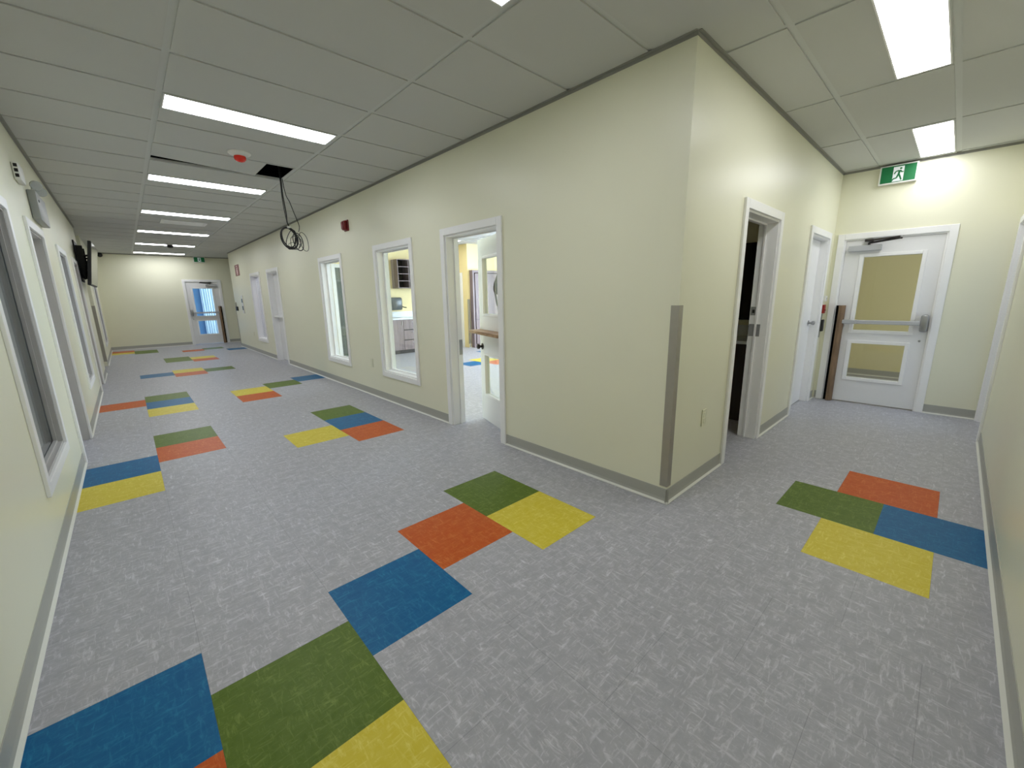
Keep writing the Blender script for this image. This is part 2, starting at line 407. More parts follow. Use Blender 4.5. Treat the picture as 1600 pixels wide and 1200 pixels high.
wall('wall_left', LEFT, YR-WT, YF, [WL1, DL1, WL2, DL2, WL3, PASS+(0, H+0.02)], label='left wall lined with recessed windows and doors')
D_R = (3.095, 3.925, 0, 1.965)
wall('wall_right', RIGHT, XL, XE+WT, [D_R], label='pale yellow wall at the right edge')
D_E = (-0.975, -0.105, 0, 1.962)
wall('wall_end', END, YR, -0.0, [D_E], label='end wall of the short hall around the exit door')
D_F = (-0.965, -0.090, 0, 1.962)
wall('wall_far', FAR, XL-1.6, 2.2, [D_F], label='far end wall of the long hall')
# returns of the cross hall at the far end
bm = bm_new()
box(bm, (XL-1.6, PASS[0]-0.15, 0), (XL-WT, PASS[0], H)); box(bm, (XL-1.75, PASS[0]-0.15, 0), (XL-1.6, PASS[1]+0.15, H)); box(bm, (XL-1.6, PASS[1], 0), (XL-WT, PASS[1]+0.15, H))
tag(obj('wall_side_passage', bm, M['wall']), 'side passage opening off the left wall near its far end', 'wall', kind='structure')
bm = bm_new()
box(bm, (WT, YLONG-WT, 0), (2.2, YLONG, H)); box(bm, (2.2, YLONG-WT, 0), (2.35, 15.32+WT, H))
tag(obj('wall_cross_passage', bm, M['wall']), 'cross passage behind the end of the long wall', 'wall', kind='structure')

# ------------------------------------------------------------------ baseboards
def baseboard(name, fr, runs, label, d_off=0.0):
    o = None
    bmA = bm_new(); bmB = bm_new()
    for u0, u1 in runs:
        def ext(bm, poly):
            A = [bm.verts.new(fr(u0, d, z)) for d, z in poly]; B = [bm.verts.new(fr(u1, d, z)) for d, z in poly]
            bm.faces.new(A); bm.faces.new(B[::-1])
            for i in range(len(poly)):
                j = (i+1) % len(poly); bm.faces.new((A[i], A[j], B[j], B[i]))
        ext(bmA, [(0, 0.014), (0.008, 0.014), (0.004, 0.03), (0.004, 0.096), (0.003, 0.1), (0, 0.1)])
        ext(bmB, [(0, 0.0), (0.020, 0.0), (0.020, 0.004), (0.012, 0.010), (0.008, 0.014), (0, 0.014)])
    o = obj(name, bmA, M['base']); tag(o, label, 'baseboard', kind='structure')
    obj('toe', bmB, M['toe'], o)
baseboard('baseboard_long', LONG, [(-0.02, 1.571), (2.506, 8.546), (9.486, YLONG)], 'grey vinyl baseboard along the long wall')
baseboard('baseboard_short', SHORT, [(-0.02, 0.901), (1.841, 2.831), (3.791, XE-0.021)], 'grey vinyl baseboard of the short hall')
baseboard('baseboard_left', LEFT, [(YR, 3.831), (4.80, 7.751), (8.714, PASS[0]), (PASS[1], YF)], 'grey vinyl baseboard along the left wall')
baseboard('baseboard_right', RIGHT, [(XL, 3.03)], 'grey vinyl baseboard along the right wall')
baseboard('baseboard_end', END, [(YR, -1.04), (-0.04, -0.021)], 'grey vinyl baseboard beside the near exit door')
baseboard('baseboard_far', FAR, [(XL, -1.03), (-0.025, 2.2)], 'grey vinyl baseboard on the far end wall')

# ------------------------------------------------------------------ windows
def window(n, fr, o, label, blind=None, gd=-0.105, bd=0.03, jamb='white'):
    u0, u1, z0, z1 = o
    bm = bm_new(); casing(bm, fr, u0, u1, z0, z1, sill=True)
    root = obj('window_%d' % n, bm, M['white']); tag(root, label, 'window', kind='structure')
    bm = bm_new(); lining(bm, fr, u0, u1, z0, z1, sill=True, stop=(gd+0.024, gd+0.006)); obj('window_frame', bm, M[jamb], root)
    obj('pane', fr.b(u0+0.021, u1-0.021, gd-0.003, gd+0.003, z0+0.021, z1-0.021), M['glass'], root)
    if blind:
        obj('blind', fr.b(u0+0.024, u1-0.024, gd-bd-0.003, gd-bd, z0+0.024, z1-0.024), blind, root)
    return root
window(1, LONG, W_1, 'white framed window looking onto classroom cabinets, next to the half open door')
window(2, LONG, W_2, 'white framed window under the red wall alarm')
window(3, LONG, W_3, 'narrow far window with lavender glow on the long wall')
window(4, LEFT, WL1, 'nearest recessed window at the left edge', M['blind'], gd=-0.048, jamb='jamb')
window(5, LEFT, WL2, 'second recessed window along the left wall', M['bluegrey'], gd=-0.048, jamb='jamb')
window(6, LEFT, WL3, 'far recessed window of the left wall behind the television', M['bluegrey'], gd=-0.048, jamb='jamb')

# ------------------------------------------------------------------ doors
def doorway(n, fr, o, label, stop=None, jamb='white'):
    bm = bm_new(); casing(bm, fr, o[0], o[1], o[2], o[3])
    root = obj('door_%d' % n, bm, M['white']); tag(root, label, 'door', kind='structure')
    bm = bm_new(); lining(bm, fr, o[0], o[1], 0, o[3], stop=stop); obj('door_frame', bm, M[jamb], root)
    return root
def leaf_mesh(bm, fr, u0, u1, z0, z1, d0, d1, lites):
    us = [u0, u1] + [x for l in lites for x in l[:2]]; zs = [z0, z1] + [x for l in lites for x in l[2:]]
    slab(bm, us, zs, lambda u, z: not any(l[0] < u < l[1] and l[2] < z < l[3] for l in lites), d0, d1, fr)
def knob(fr, u, z, d, side=1, s=1.0):
    """round knob on rosette; d is the leaf face, side the outward sense"""
    bm = bm_new(); p0 = Vector(fr(u, d, z)); p1 = Vector(fr(u, d+0.01*side, z)); ax = (p1-p0)
    lathe(bm, p0, ax, [(0.034*s, 0), (0.034*s, 0.006), (0.013*s, 0.010), (0.012*s, 0.028), (0.022*s, 0.034), (0.028*s, 0.046), (0.027*s, 0.058), (0.016*s, 0.066), (0.001, 0.067)])
    return bm
def lites_trim(bm, fr, l, d0, d1, wd=0.034, pr=0.012):
    u0, u1, z0, z1 = l
    for face, s in ((d0, 1), (d1, -1)):
        a, b = face-0.004*s, face+pr*s
        fr.box(bm, u0-wd, u0+0.004, a, b, z0-wd, z1+wd, 0.004); fr.box(bm, u1-0.004, u1+wd, a, b, z0-wd, z1+wd, 0.004)
        fr.box(bm, u0+0.004, u1-0.004, a, b, z1-0.004, z1+wd, 0.004); fr.box(bm, u0+0.004, u1-0.004, a, b, z0-wd, z0+0.004, 0.004)

def exit_door(n, fr0, hinge, sgn, label, gl):
    """glazed exit door with panic bar; u is measured from the hinge jamb"""
    fr = Fr(lambda u, d, z: fr0(hinge+sgn*u, d, z)); Wd = 0.873
    root = doorway(n, fr, (0.0, Wd, 0, 1.962), label)
    D0, D1 = -0.012, -0.057
    up_ = (0.198, 0.700, 0.895, 1.752); lo_ = (0.205, 0.695, 0.315, 0.742)
    bm = bm_new(); leaf_mesh(bm, fr, 0.022, Wd-0.022, 0.012, 1.940, D0, D1, [up_, lo_])
    leaf = obj('door_leaf', bm, M['door'], root)
    bm = bm_new(); lites_trim(bm, fr, up_, D0, D1); lites_trim(bm, fr, lo_, D0, D1); obj('glazing_bead', bm, M['white'], leaf)
    bm = bm_new()
    for l in (up_, lo_): fr.box(bm, l[0], l[1], -0.031, -0.037, l[2], l[3])
    obj('pane', bm, gl, leaf)
    # panic bar
    bm = bm_new(); fr.box(bm, 0.10, 0.785, D0+0.045, D0+0.075, 0.975, 1.022, 0.006); fr.box(bm, 0.10, 0.13, D0+0.001, D0+0.046, 0.978, 1.019, 0.004)
    fr.box(bm, 0.22, 0.235, D0+0.044, D0+0.078, 0.973, 1.024, 0.002)
    bar = obj('panic_bar', bm, M['silver'], leaf)
    bm = bm_new(); fr.box(bm, 0.782, 0.845, D0+0.001, D0+0.085, 0.905, 1.095, 0.018); obj('latch_case', bm, M['satin'], leaf, smooth=True)
    bm = bm_new(); p = Vector(fr(0.80, D0, 0.80)); lathe(bm, p, Vector(fr(0.80, 1, 0.8))-Vector(fr(0.80, 0, 0.8)), [(0.011, 0), (0.011, 0.004), (0.001, 0.005)], 12); obj('lock_cylinder', bm, M['satin'], leaf)
    # closer
    bm = bm_new(); fr.box(bm, 0.055, 0.350, D0+0.001, D0+0.055, 1.815, 1.880, 0.006); obj('closer_body', bm, M['silver'], leaf)
    bm = bm_new()
    tube(bm, [fr(0.235, D0+0.030, 1.878), fr(0.235, D0+0.030, 1.905)], 0.012, 10)
    tube(bm, [fr(0.235, D0+0.034, 1.902), fr(0.50, D0+0.12, 1.925), fr(0.52, D0+0.12, 1.925)], 0.011, 8)
    tube(bm, [fr(0.215, D0+0.058, 1.928), fr(0.50, D0+0.13, 1.938)], 0.010, 8)
    fr.box(bm, 0.195, 0.27, 0.004, 0.055, 1.918, 1.945, 0.003)
    obj('closer_arm', bm, M['bronze'], leaf)
    return root
exit_door(1, END, D_E[1], -1, 'white glazed exit door with push bar at the end of the short hall', M['glass'])
exit_door(2, FAR, D_F[1], -1, 'distant glazed door with blue daylight behind it', M['glass'])

# brown finger guards standing over the hinge edges
def guard_board(fr0, hinge, sgn, label):
    fr = Fr(lambda u, d, z: fr0(hinge+sgn*u, d, z)); bm = bm_new()
    poly = [(0.046, 0.000), (0.046, 0.050), (0.054, 0.066), (0.080, 0.068), (0.098, 0.058), (0.108, 0.036), (0.108, -0.006), (0.103, -0.006), (0.103, 0.034), (0.095, 0.053), (0.079, 0.062), (0.058, 0.060), (0.052, 0.048), (0.052, 0.000)]
    A = [bm.verts.new(fr(u, d, 0.004)) for u, d in poly]; B = [bm.verts.new(fr(u, d, 1.192)) for u, d in poly]
    bm.faces.new(A); bm.faces.new(B)
    for i in range(len(poly)):
        j = (i+1) % len(poly); bm.faces.new((A[i], A[j], B[j], B[i]))
    g = obj('finger_guard', bm, M['board']); obj('gap_shade_strip', fr.b(0.0205, 0.0455, -0.004, 0.030, 0.006, 1.19), M['void'], g)  # black strip added for the shade in the gap beside the guard
    tag(g, label, 'finger guard', 'brown guards on exit door hinges')
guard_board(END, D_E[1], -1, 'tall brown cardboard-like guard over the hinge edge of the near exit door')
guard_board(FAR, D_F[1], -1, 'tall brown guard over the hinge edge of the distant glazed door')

# half open classroom door (two leaves with a ledge, swung into the classroom)
root = doorway(3, LONG, D_OPEN, 'half open white dutch door into the classroom', stop=(-0.10, -0.085))
HX, HY, ANG = 0.150, 1.662, math.radians(17)
def leaf_fr(u, d, z): # u from hinge, d towards the corridor
    return (HX + u*math.sin(ANG) - d*math.cos(ANG), HY + u*math.cos(ANG) + d*math.sin(ANG), z)
class RFr(Fr):
    def box(s, bm, u0, u1, d0, d1, z0, z1, bev=0.0):
        b2 = bm_new(); box(b2, (u0, d0, z0), (u1, d1, z1), bev); 
        for v in b2.verts: v.co = s.f(*v.co)
        me = bpy.data.meshes.new('tmp'); b2.to_mesh(me); b2.free(); bm.from_mesh(me); bpy.data.meshes.remove(me)
LF = RFr(leaf_fr)
LW = 0.762
lo_ = (0.14, 0.640, 0.315, 0.748); up_ = (0.14, 0.640, 1.185, 1.748)
bm = bm_new(); leaf_mesh(bm, LF, 0, LW, 0.012, 0.985, 0.0, -0.045, [lo_]); low = obj('lower_leaf', bm, M['door'], root)
bm = bm_new(); leaf_mesh(bm, LF, 0, LW, 1.020, 1.942, 0.0, -0.045, [up_]); upl = obj('upper_leaf', bm, M['door'], root)
for l, par in ((lo_, low), (up_, upl)):
    bm = bm_new(); lites_trim(bm, LF, l, 0.0, -0.045, wd=0.022, pr=0.006); obj('glazing_bead', bm, M['white'], par)
    obj('pane', LF.b(l[0], l[1], -0.020, -0.026, l[2], l[3]), M['glass'], par)
led = obj('ledge', LF.b(0.005, LW, -0.10, 0.13, 0.986, 1.018, 0.003), M['ledge'], low)
obj('knob', knob(LF, 0.700, 0.835, 0.0, 1), M['bronze'], low, smooth=True)
obj('knob', knob(LF, 0.700, 0.835, -0.045, -1), M['bronze'], low, smooth=True)
bm = bm_new(); box(bm, (0.105, D_OPEN[1]-0.0225, 0.76), (0.150, D_OPEN[1]-0.019, 0.92)); obj('strike_plate', bm, M['satin'], root)

# closed far door of the long wall
root = doorway(4, LONG, D_LF, 'closed white door recessed in the long wall with dark knob and ledge', stop=(-0.085, -0.10))
leaf = obj('door_leaf', LONG.b(D_LF[0]+0.022, D_LF[1]-0.022, -0.10, -0.145, 0.012, 1.94), M['door'], root)
obj('ledge', LONG.b(D_LF[0]+0.03, D_LF[1]-0.05, -0.0995, -0.01, 0.985, 1.015, 0.003), M['white'], leaf)
obj('knob', knob(LONG, D_LF[0]+0.10, 0.86, -0.0995, 1, 1.2), M['bronze'], leaf, smooth=True)

# dark doorway of the short hall
root = doorway(5, SHORT, D_S1, 'open doorway into a dark room', stop=(-0.10, -0.085))
bm = bm_new(); SHORT.box(bm, D_S1[1]-0.0225, D_S1[1]-0.0195, -0.055, -0.145, 0.97, 1.08, 0.001); SHORT.box(bm, D_S1[1]-0.027, D_S1[1]-0.022, -0.105, -0.15, 0.985, 1.065, 0.001); obj('strike_plate', bm, M['satin'], root)
obj('strike_plate', SHORT.b(D_S1[1]-0.0225, D_S1[1]-0.0195, -0.10, -0.145, 1.16, 1.235, 0.001), M['satin'], root)
obj('strike_hole', SHORT.b(D_S1[1]-0.0235, D_S1[1]-0.0222, -0.112, -0.132, 1.18, 1.21), M['black'], root)
# leaf swung fully into the dark room
obj('door_leaf', bx((D_S1[0]+0.022, WT+0.005, 0.012), (D_S1[0]+0.064, WT+0.76, 1.94)), M['door'], root)

# closed white door next to the exit
root = doorway(6, SHORT, D_S2, 'closed white door with lever beside the near exit door', stop=(-0.085, -0.10))
leaf = obj('door_leaf', SHORT.b(D_S2[0]+0.022, D_S2[1]-0.022, -0.072, -0.084, 0.012, 1.94), M['door'], root)
bm = knob(SHORT, D_S2[1]-0.10, 0.99, -0.072, 1, 0.9)
tube(bm, [SHORT(D_S2[1]-0.10, -0.012, 0.99), SHORT(D_S2[1]-0.15, -0.006, 0.99), SHORT(D_S2[1]-0.21, -0.010, 0.985)], 0.009, 8)
obj('lever', bm, M['satin'], leaf, smooth=True)

# side door in the right wall (its glass lets daylight in)
root = doorway(7, RIGHT, D_R, 'white door casing at the right edge of the short hall')
bm = bm_new(); lt = (D_R[0]+0.12, D_R[1]-0.12, 0.30, 1.80)
leaf_mesh(bm, RIGHT, D_R[0]+0.022, D_R[1]-0.022, 0.012, 1.94, -0.05, -0.095, [lt]); leaf = obj('door_leaf', bm, M['door'], root)
obj('pane', RIGHT.b(*lt[:2], -0.07, -0.076, *lt[2:]), M['glass'], leaf)
# left wall doors: closed leaves deep in their frames
for n, o, lab in ((8, DL1, 'nearest recessed door in the left wall'), (9, DL2, 'second recessed door in the left wall, before the television')):
    root = doorway(n, LEFT, o, lab, stop=(-0.07, -0.10), jamb='jamb')
    leaf = obj('door_leaf', LEFT.b(o[0]+0.022, o[1]-0.022, -0.10, -0.145, 0.012, 1.94), M['door'], root)
    obj('knob', knob(LEFT, o[0]+0.10, 0.9, -0.0995, 1), M['satin'], leaf, smooth=True)

# ------------------------------------------------------------------ corner guards
def corner_guard(x, y, sx, sy, z0, z1, label):
    """steel angle on an outside corner at (x,y); faces run towards +sx and +sy"""
    bm = bm_new(); L_ = 0.048; t = 0.004
    poly = [(x-sx*t, y-sy*t), (x+sx*L_, y-sy*t), (x+sx*L_, y-sy*0.0006), (x-sx*0.0006, y-sy*0.0006), (x-sx*0.0006, y+sy*L_), (x-sx*t, y+sy*L_)]
    prism(bm, poly, 2, z0, z1)
    tag(obj('corner_guard', bm, M['steel']), label, 'corner guard', 'steel corner guards')
corner_guard(0, 0, 1, 1, 0.115, 1.295, 'brushed steel corner guard on the near yellow corner')
corner_guard(0, YLONG, 1, -1, 0.10, 1.30, 'steel corner guard at the far end of the long wall')
corner_guard(XL, PASS[1], -1, 1, 0.10, 1.30, 'steel corner guard on the left wall below the television')

# ------------------------------------------------------------------ lamps
def ceiling_light(x0, x1, y0, y1, label, group, lamp='lamp'):
    root = thing('ceiling_light', ((x0+x1)/2, (y0+y1)/2, H), label, 'ceiling light', group)
    bm = bm_new()
    for a, b in (((x0+0.001, y0+0.001), (x1-0.001, y0+0.009)), ((x0+0.001, y1-0.009), (x1-0.001, y1-0.001)), ((x0+0.001, y0+0.009), (x0+0.009, y1-0.009)), ((x1-0.009, y0+0.009), (x1-0.001, y1-0.009))):
        box(bm, (a[0], a[1], H-0.003), (b[0], b[1], H+0.03))
    box(bm, (x0+0.001, y0+0.001, H+0.03), (x1-0.001, y1-0.001, H+0.034))
    obj('frame', bm, M['white'], root)
    obj('diffuser', bx((x0+0.009, y0+0.009, H+0.0005), (x1-0.009, y1-0.009, H+0.006)), M[lamp], root)
    return root
ords = ['lit ceiling panel of the long hall nearest the camera, at the top edge', 'lit ceiling panel of the long hall just before the red ceiling alarm',
        'lit ceiling panel of the long hall just behind the open ceiling hole', 'lit ceiling panel of the long hall just before the air vent',
        'lit ceiling panel of the long hall just behind the air vent', 'lit ceiling panel of the long hall behind the dark smoke detector', 'farthest lit ceiling panel of the long hall, beside the exit sign']
L0 = ceiling_light(LX0, LX1, LY[0], LY[0]+0.27, ords[0], 'lit panels of the long hall')
for k in range(1, 7): dup(L0, (L0.location.x, LY[k]+0.135, H), ords[k])
R0 = ceiling_light(*rl[0], 'large lit ceiling panel of the short hall at the top right edge', 'lit panels of the short hall', 'lamp_short')
dup(R0, ((rl[1][0]+rl[1][1])/2, (rl[1][2]+rl[1][3])/2, H), 'lit ceiling panel of the short hall above the near exit sign')
for i, c in enumerate(cl):
    o = dup(L0, ((c[0]+c[1])/2, (c[2]+c[3])/2, H), 'added ceiling panel brightening a room behind the long wall'); o['group'] = 'added panels brightening the rooms behind the long wall'  # panels added to light the classroom and the lavender room

# ------------------------------------------------------------------ exit signs
def exit_sign(fr, u0, u1, z0, z1, flip, label):
    root = thing('exit_sign', fr((u0+u1)/2, 0, z0), label, 'exit sign', 'green running man exit signs')
    D = 0.055
    obj('housing', fr.b(u0, u1, 0.003, D, z0, z1, 0.004), M['plastic'], root)
    a, b, c, d = u0+0.014, u1-0.014, z0+0.014, z1-0.012
    obj('face', fr.b(a, b, D-0.001, D+0.002, c, d), M['exit_green'], root)
    wu = (b-a); hh = d-c
    U = lambda t: (b - t*wu) if flip else (a + t*wu)   # t: 0 = left as seen
    Z = lambda t: c + t*hh
    bm = bm_new(); fr.box(bm, U(0.35), U(0.66), D+0.0015, D+0.003, Z(0.04), Z(0.93))
    pan = obj('doorway_symbol', bm, M['exit_white'], root)
    bm = bm_new()
    def poly(pts, dd=(D+0.0025, D+0.0045)):
        A = [bm.verts.new(fr(U(p), dd[0], Z(q))) for p, q in pts]; B = [bm.verts.new(fr(U(p), dd[1], Z(q))) for p, q in pts]
        bm.faces.new(A); bm.faces.new(B[::-1])
        for i in range(len(pts)): j = (i+1) % len(pts); bm.faces.new((A[i], A[j], B[j], B[i]))
    asp = hh/wu
    def stroke(p, q, w_):
        dx, dz = (q[0]-p[0]), (q[1]-p[1])*asp; L_ = math.hypot(dx, dz); nx, nz = -dz/L_*w_*0.66, dx/L_*w_*0.66
        poly([(p[0]+nx, p[1]+nz/asp), (q[0]+nx, q[1]+nz/asp), (q[0]-nx, q[1]-nz/asp), (p[0]-nx, p[1]-nz/asp)])
    poly([(0.565+0.034*math.cos(t), 0.80+0.034/asp*math.sin(t)) for t in [2*math.pi*i/14 for i in range(14)]])
    poly([(0.50, 0.70), (0.57, 0.70), (0.545, 0.42), (0.485, 0.40)])
    stroke((0.51, 0.68), (0.43, 0.64), 0.032); stroke((0.43, 0.65), (0.39, 0.50), 0.03)
    stroke((0.56, 0.68), (0.60, 0.56), 0.03); stroke((0.595, 0.57), (0.65, 0.58), 0.028)
    stroke((0.53, 0.44), (0.575, 0.26), 0.038); stroke((0.572, 0.28), (0.61, 0.09), 0.034)
    stroke((0.505, 0.44), (0.47, 0.25), 0.038); stroke((0.475, 0.25), (0.37, 0.20), 0.034); stroke((0.385, 0.21), (0.345, 0.10), 0.028)
    obj('running_figure', bm, M['exit_green'], root)
exit_sign(END, -0.648, -0.338, 2.508, 2.700, True, 'green running man exit sign above the near exit door')
exit_sign(FAR, -0.645, -0.350, 2.545, 2.712, False, 'small distant green exit sign above the far glazed door')

# ------------------------------------------------------------------ ceiling devices
root = thing('fire_alarm_strobe', (-1.425, 3.66, H), 'white ceiling alarm with a red lens in front of the open ceiling hole', 'fire alarm')
bm = bm_new(); lathe(bm, (-1.425, 3.66, H+0.001), (0, 0, -1), [(0.095, 0), (0.095, 0.010), (0.085, 0.020), (0.050, 0.030), (0.050, 0.034)], 28); obj('base', bm, M['plastic'], root, smooth=True)
bm = bm_new(); lathe(bm, (-1.425, 3.66, H-0.030), (0, 0, -1), [(0.047, 0), (0.050, 0.014), (0.048, 0.03), (0.034, 0.045), (0.015, 0.052), (0.001, 0.053)], 24); obj('lens', bm, M['redlens'], root, smooth=True)
root = thing('smoke_detector', (-1.405, 12.05, H), 'dark ceiling detector in front of a far lit panel', 'smoke detector')
bm = bm_new(); lathe(bm, (-1.405, 12.05, H+0.001), (0, 0, -1), [(0.06, 0), (0.06, 0.02), (0.05, 0.03)], 24); obj('base', bm, M['plastic'], root, smooth=True)
bm = bm_new(); lathe(bm, (-1.405, 12.05, H-0.028), (0, 0, -1), [(0.062, 0), (0.066, 0.02), (0.058, 0.05), (0.03, 0.062), (0.001, 0.064)], 24); obj('sensor_head', bm, M['black'], root, smooth=True)  # black head: its backlit shade is put into the colour
root = thing('air_vent', (-1.44, 8.42, H), 'rectangular louvred air vent in the ceiling between two lit panels', 'air vent')
bm = bm_new(); vx0, vx1, vy0, vy1 = -1.76, -1.12, 8.17, 8.57
for a, b in (((vx0, vy0), (vx1, vy0+0.045)), ((vx0, vy1-0.045), (vx1, vy1)), ((vx0, vy0+0.045), (vx0+0.045, vy1-0.045)), ((vx1-0.045, vy0+0.045), (vx1, vy1-0.045))): box(bm, (a[0], a[1], H-0.014), (b[0], b[1], H-0.001), 0.003)
obj('frame', bm, M['white'], root)
bm = bm_new()
for i in range(9):
    y = vy0+0.055+i*0.034
    prism(bm, [(y, H-0.002), (y+0.003, H-0.002), (y+0.022, H-0.012), (y+0.019, H-0.012)], 0, vx0+0.045, vx1-0.045)
obj('louvre', bm, M['white'], root)

# cables hanging from the open bay
def smooth_path(pts, n=10):
    P = [Vector(p) for p in pts]; out = []
    for i in range(len(P)-1):
        a = P[max(i-1, 0)]; b = P[i]; c = P[i+1]; d = P[min(i+2, len(P)-1)]
        for k in range(n):
            t = k/n
            out.append(0.5*((2*b) + (c-a)*t + (2*a-5*b+4*c-d)*t*t + (3*b-a-3*c+d)*t**3))
    out.append(P[-1]); return out
root = thing('cable_bundle', (-0.90, 4.35, 1.95), 'coiled black cables hanging from the open ceiling hole', 'cable')
cy = 4.36; r_ = 0.0055
bm = bm_new(); tube(bm, smooth_path([(-0.905, cy, H+0.3), (-0.898, cy, H), (-0.900, cy, 2.55), (-0.888, cy, 2.35), (-0.892, cy-0.01, 2.255), (-0.872, cy, 2.205)]), r_*1.2, 7)
tube(bm, smooth_path([(-0.915, cy+0.01, H+0.3), (-0.906, cy+0.01, H), (-0.907, cy+0.01, 2.5), (-0.893, cy+0.01, 2.3), (-0.872, cy, 2.205)]), r_*0.8, 7)
obj('hanging_cable', bm, M['cable'], root)
bm = bm_new(); tube(bm, smooth_path([(-0.885, cy+0.02, H+0.3), (-0.878, cy+0.015, H-0.02), (-0.862, cy+0.01, 2.55), (-0.835, cy, 2.48), (-0.80, cy, 2.36), (-0.765, cy, 2.245), (-0.762, cy, 2.20), (-0.775, cy, 2.155)]), r_*0.8, 7)
obj('hanging_cable', bm, M['cable'], root)
bm = bm_new()
def loop(cx, cz, rx, rz, tilt, dy, rr, seg=40, wob=0.0, ph=0.0):
    pts = []
    for i in range(seg):
        t = 2*math.pi*i/seg; x, z = rx*math.cos(t)*(1+wob*math.sin(3*t+ph)), rz*math.sin(t)*(1+wob*math.cos(2*t+ph))
        pts.append((cx + x*math.cos(tilt)-z*math.sin(tilt), cy + dy + 0.02*math.sin(t+ph), cz + x*math.sin(tilt)+z*math.cos(tilt)))
    tube(bm, pts, rr, 7, closed=True)
loop(-0.885, 2.075, 0.090, 0.125, 0.10, 0.0, r_*1.3); loop(-0.880, 2.078, 0.080, 0.118, 0.20, 0.012, r_*1.2, wob=0.03); loop(-0.895, 2.08, 0.076, 0.110, 0.05, -0.012, r_, wob=0.05, ph=1)
loop(-0.862, 2.06, 0.055, 0.11, -0.35, 0.01, r_*0.8, wob=0.06, ph=2)
obj('coil', bm, M['cable'], root)
bm = bm_new()
loop(-0.792, 2.04, 0.052, 0.105, 0.10, 0.0, r_, wob=0.03); loop(-0.815, 2.03, 0.060, 0.085, -0.35, 0.015, r_*0.7, wob=0.1); loop(-0.805, 2.035, 0.035, 0.085, -0.2, -0.01, r_*0.7, wob=0.1, ph=1)
loop(-0.728, 2.045, 0.045, 0.115, 0.12, 0.0, r_*0.6, wob=0.05); loop(-0.84, 1.99, 0.06, 0.045, 0.1, 0.0, r_*0.5, wob=0.08)
obj('coil', bm, M['cable'], root)
bm = bm_new(); tube(bm, [(-0.890, cy-0.012, 2.197), (-0.862, cy+0.012, 2.203)], 0.013, 8); obj('cable_tie', bm, M['plastic'], root)

# ------------------------------------------------------------------ wall devices, long wall
root = thing('wall_alarm', LONG(4.81, 0, 2.28), 'dark red wall alarm high on the long wall', 'fire alarm')
obj('back_plate', LONG.b(4.745, 4.880, 0.001, 0.018, 2.285, 2.428, 0.004), M['red_dark'], root)
obj('horn', LONG.b(4.757, 4.868, 0.018, 0.062, 2.295, 2.418, 0.018), M['red_dark'], root, smooth=True)
obj('strobe_lens', LONG.b(4.785, 4.840, 0.060, 0.075, 2.31, 2.40, 0.006), M['red_dark'], root)
def outlet(fr, u, z, label):
    root = thing('electrical_outlet', fr(u, 0, z), label, 'outlet', 'wall coloured outlets')
    obj('cover_plate', fr.b(u-0.037, u+0.037, 0.0005, 0.007, z, z+0.122, 0.003), M['ivory'], root)
    for dz in (0.020, 0.064): obj('socket', fr.b(u-0.017, u+0.017, 0.006, 0.0095, z+dz, z+dz+0.036, 0.003), M['ivory'], root)
    return root
outlet(SHORT, 0.51, 0.424, 'pale outlet low on the wall between the near corner and dark doorway')
outlet(LONG, 4.385, 0.415, 'pale outlet low on the long wall between its two windows')
outlet(LONG, 11.62, 0.415, 'pale outlet low on the long wall past the lavender window')
# fire extinguisher sign
root = thing('extinguisher_sign', LONG(12.6, 0, 2.03), 'small dark red sign high on the far part of the long wall', 'sign')
obj('plate', LONG.b(12.32, 12.86, 0.001, 0.006, 2.03, 2.325), M['sign_red'], root)
bm = bm_new(); Q = lambda u, z: LONG(u, 0.0075, z)
LONG.box(bm, 12.50, 12.68, 0.005, 0.008, 2.09, 2.20); LONG.box(bm, 12.54, 12.64, 0.005, 0.008, 2.20, 2.225); LONG.box(bm, 12.44, 12.66, 0.005, 0.008, 2.225, 2.245)
prism(bm, [(12.59, 2.04), (12.50, 2.085), (12.68, 2.085)], 0, -0.008, -0.005); LONG.box(bm, 12.55, 12.63, 0.005, 0.008, 2.262, 2.305); LONG.box(bm, 12.47, 12.71, 0.005, 0.008, 2.275, 2.29)
obj('pictogram', bm, M['sign_pale'], root)
root = thing('wall_control_panel', LONG(12.45, 0, 1.01), 'tall white wall panel with two dark controls past the lavender window', 'wall panel')
obj('plate', LONG.b(12.36, 12.54, 0.001, 0.02, 1.01, 1.50, 0.005), M['plastic'], root)
for z in (1.10, 1.30): obj('control', LONG.b(12.40, 12.50, 0.02, 0.028, z, z+0.11, 0.003), M['smoke'], root)
root = thing('card_reader', LONG(13.33, 0, 1.06), 'small black card reader by the far corner of the long wall', 'card reader')
obj('body', LONG.b(13.22, 13.42, 0.001, 0.035, 1.07, 1.19, 0.006), M['black'], root); obj('conduit', LONG.b(13.415, 13.44, 0.001, 0.02, 1.15, 1.31, 0.003), M['steel'], root)
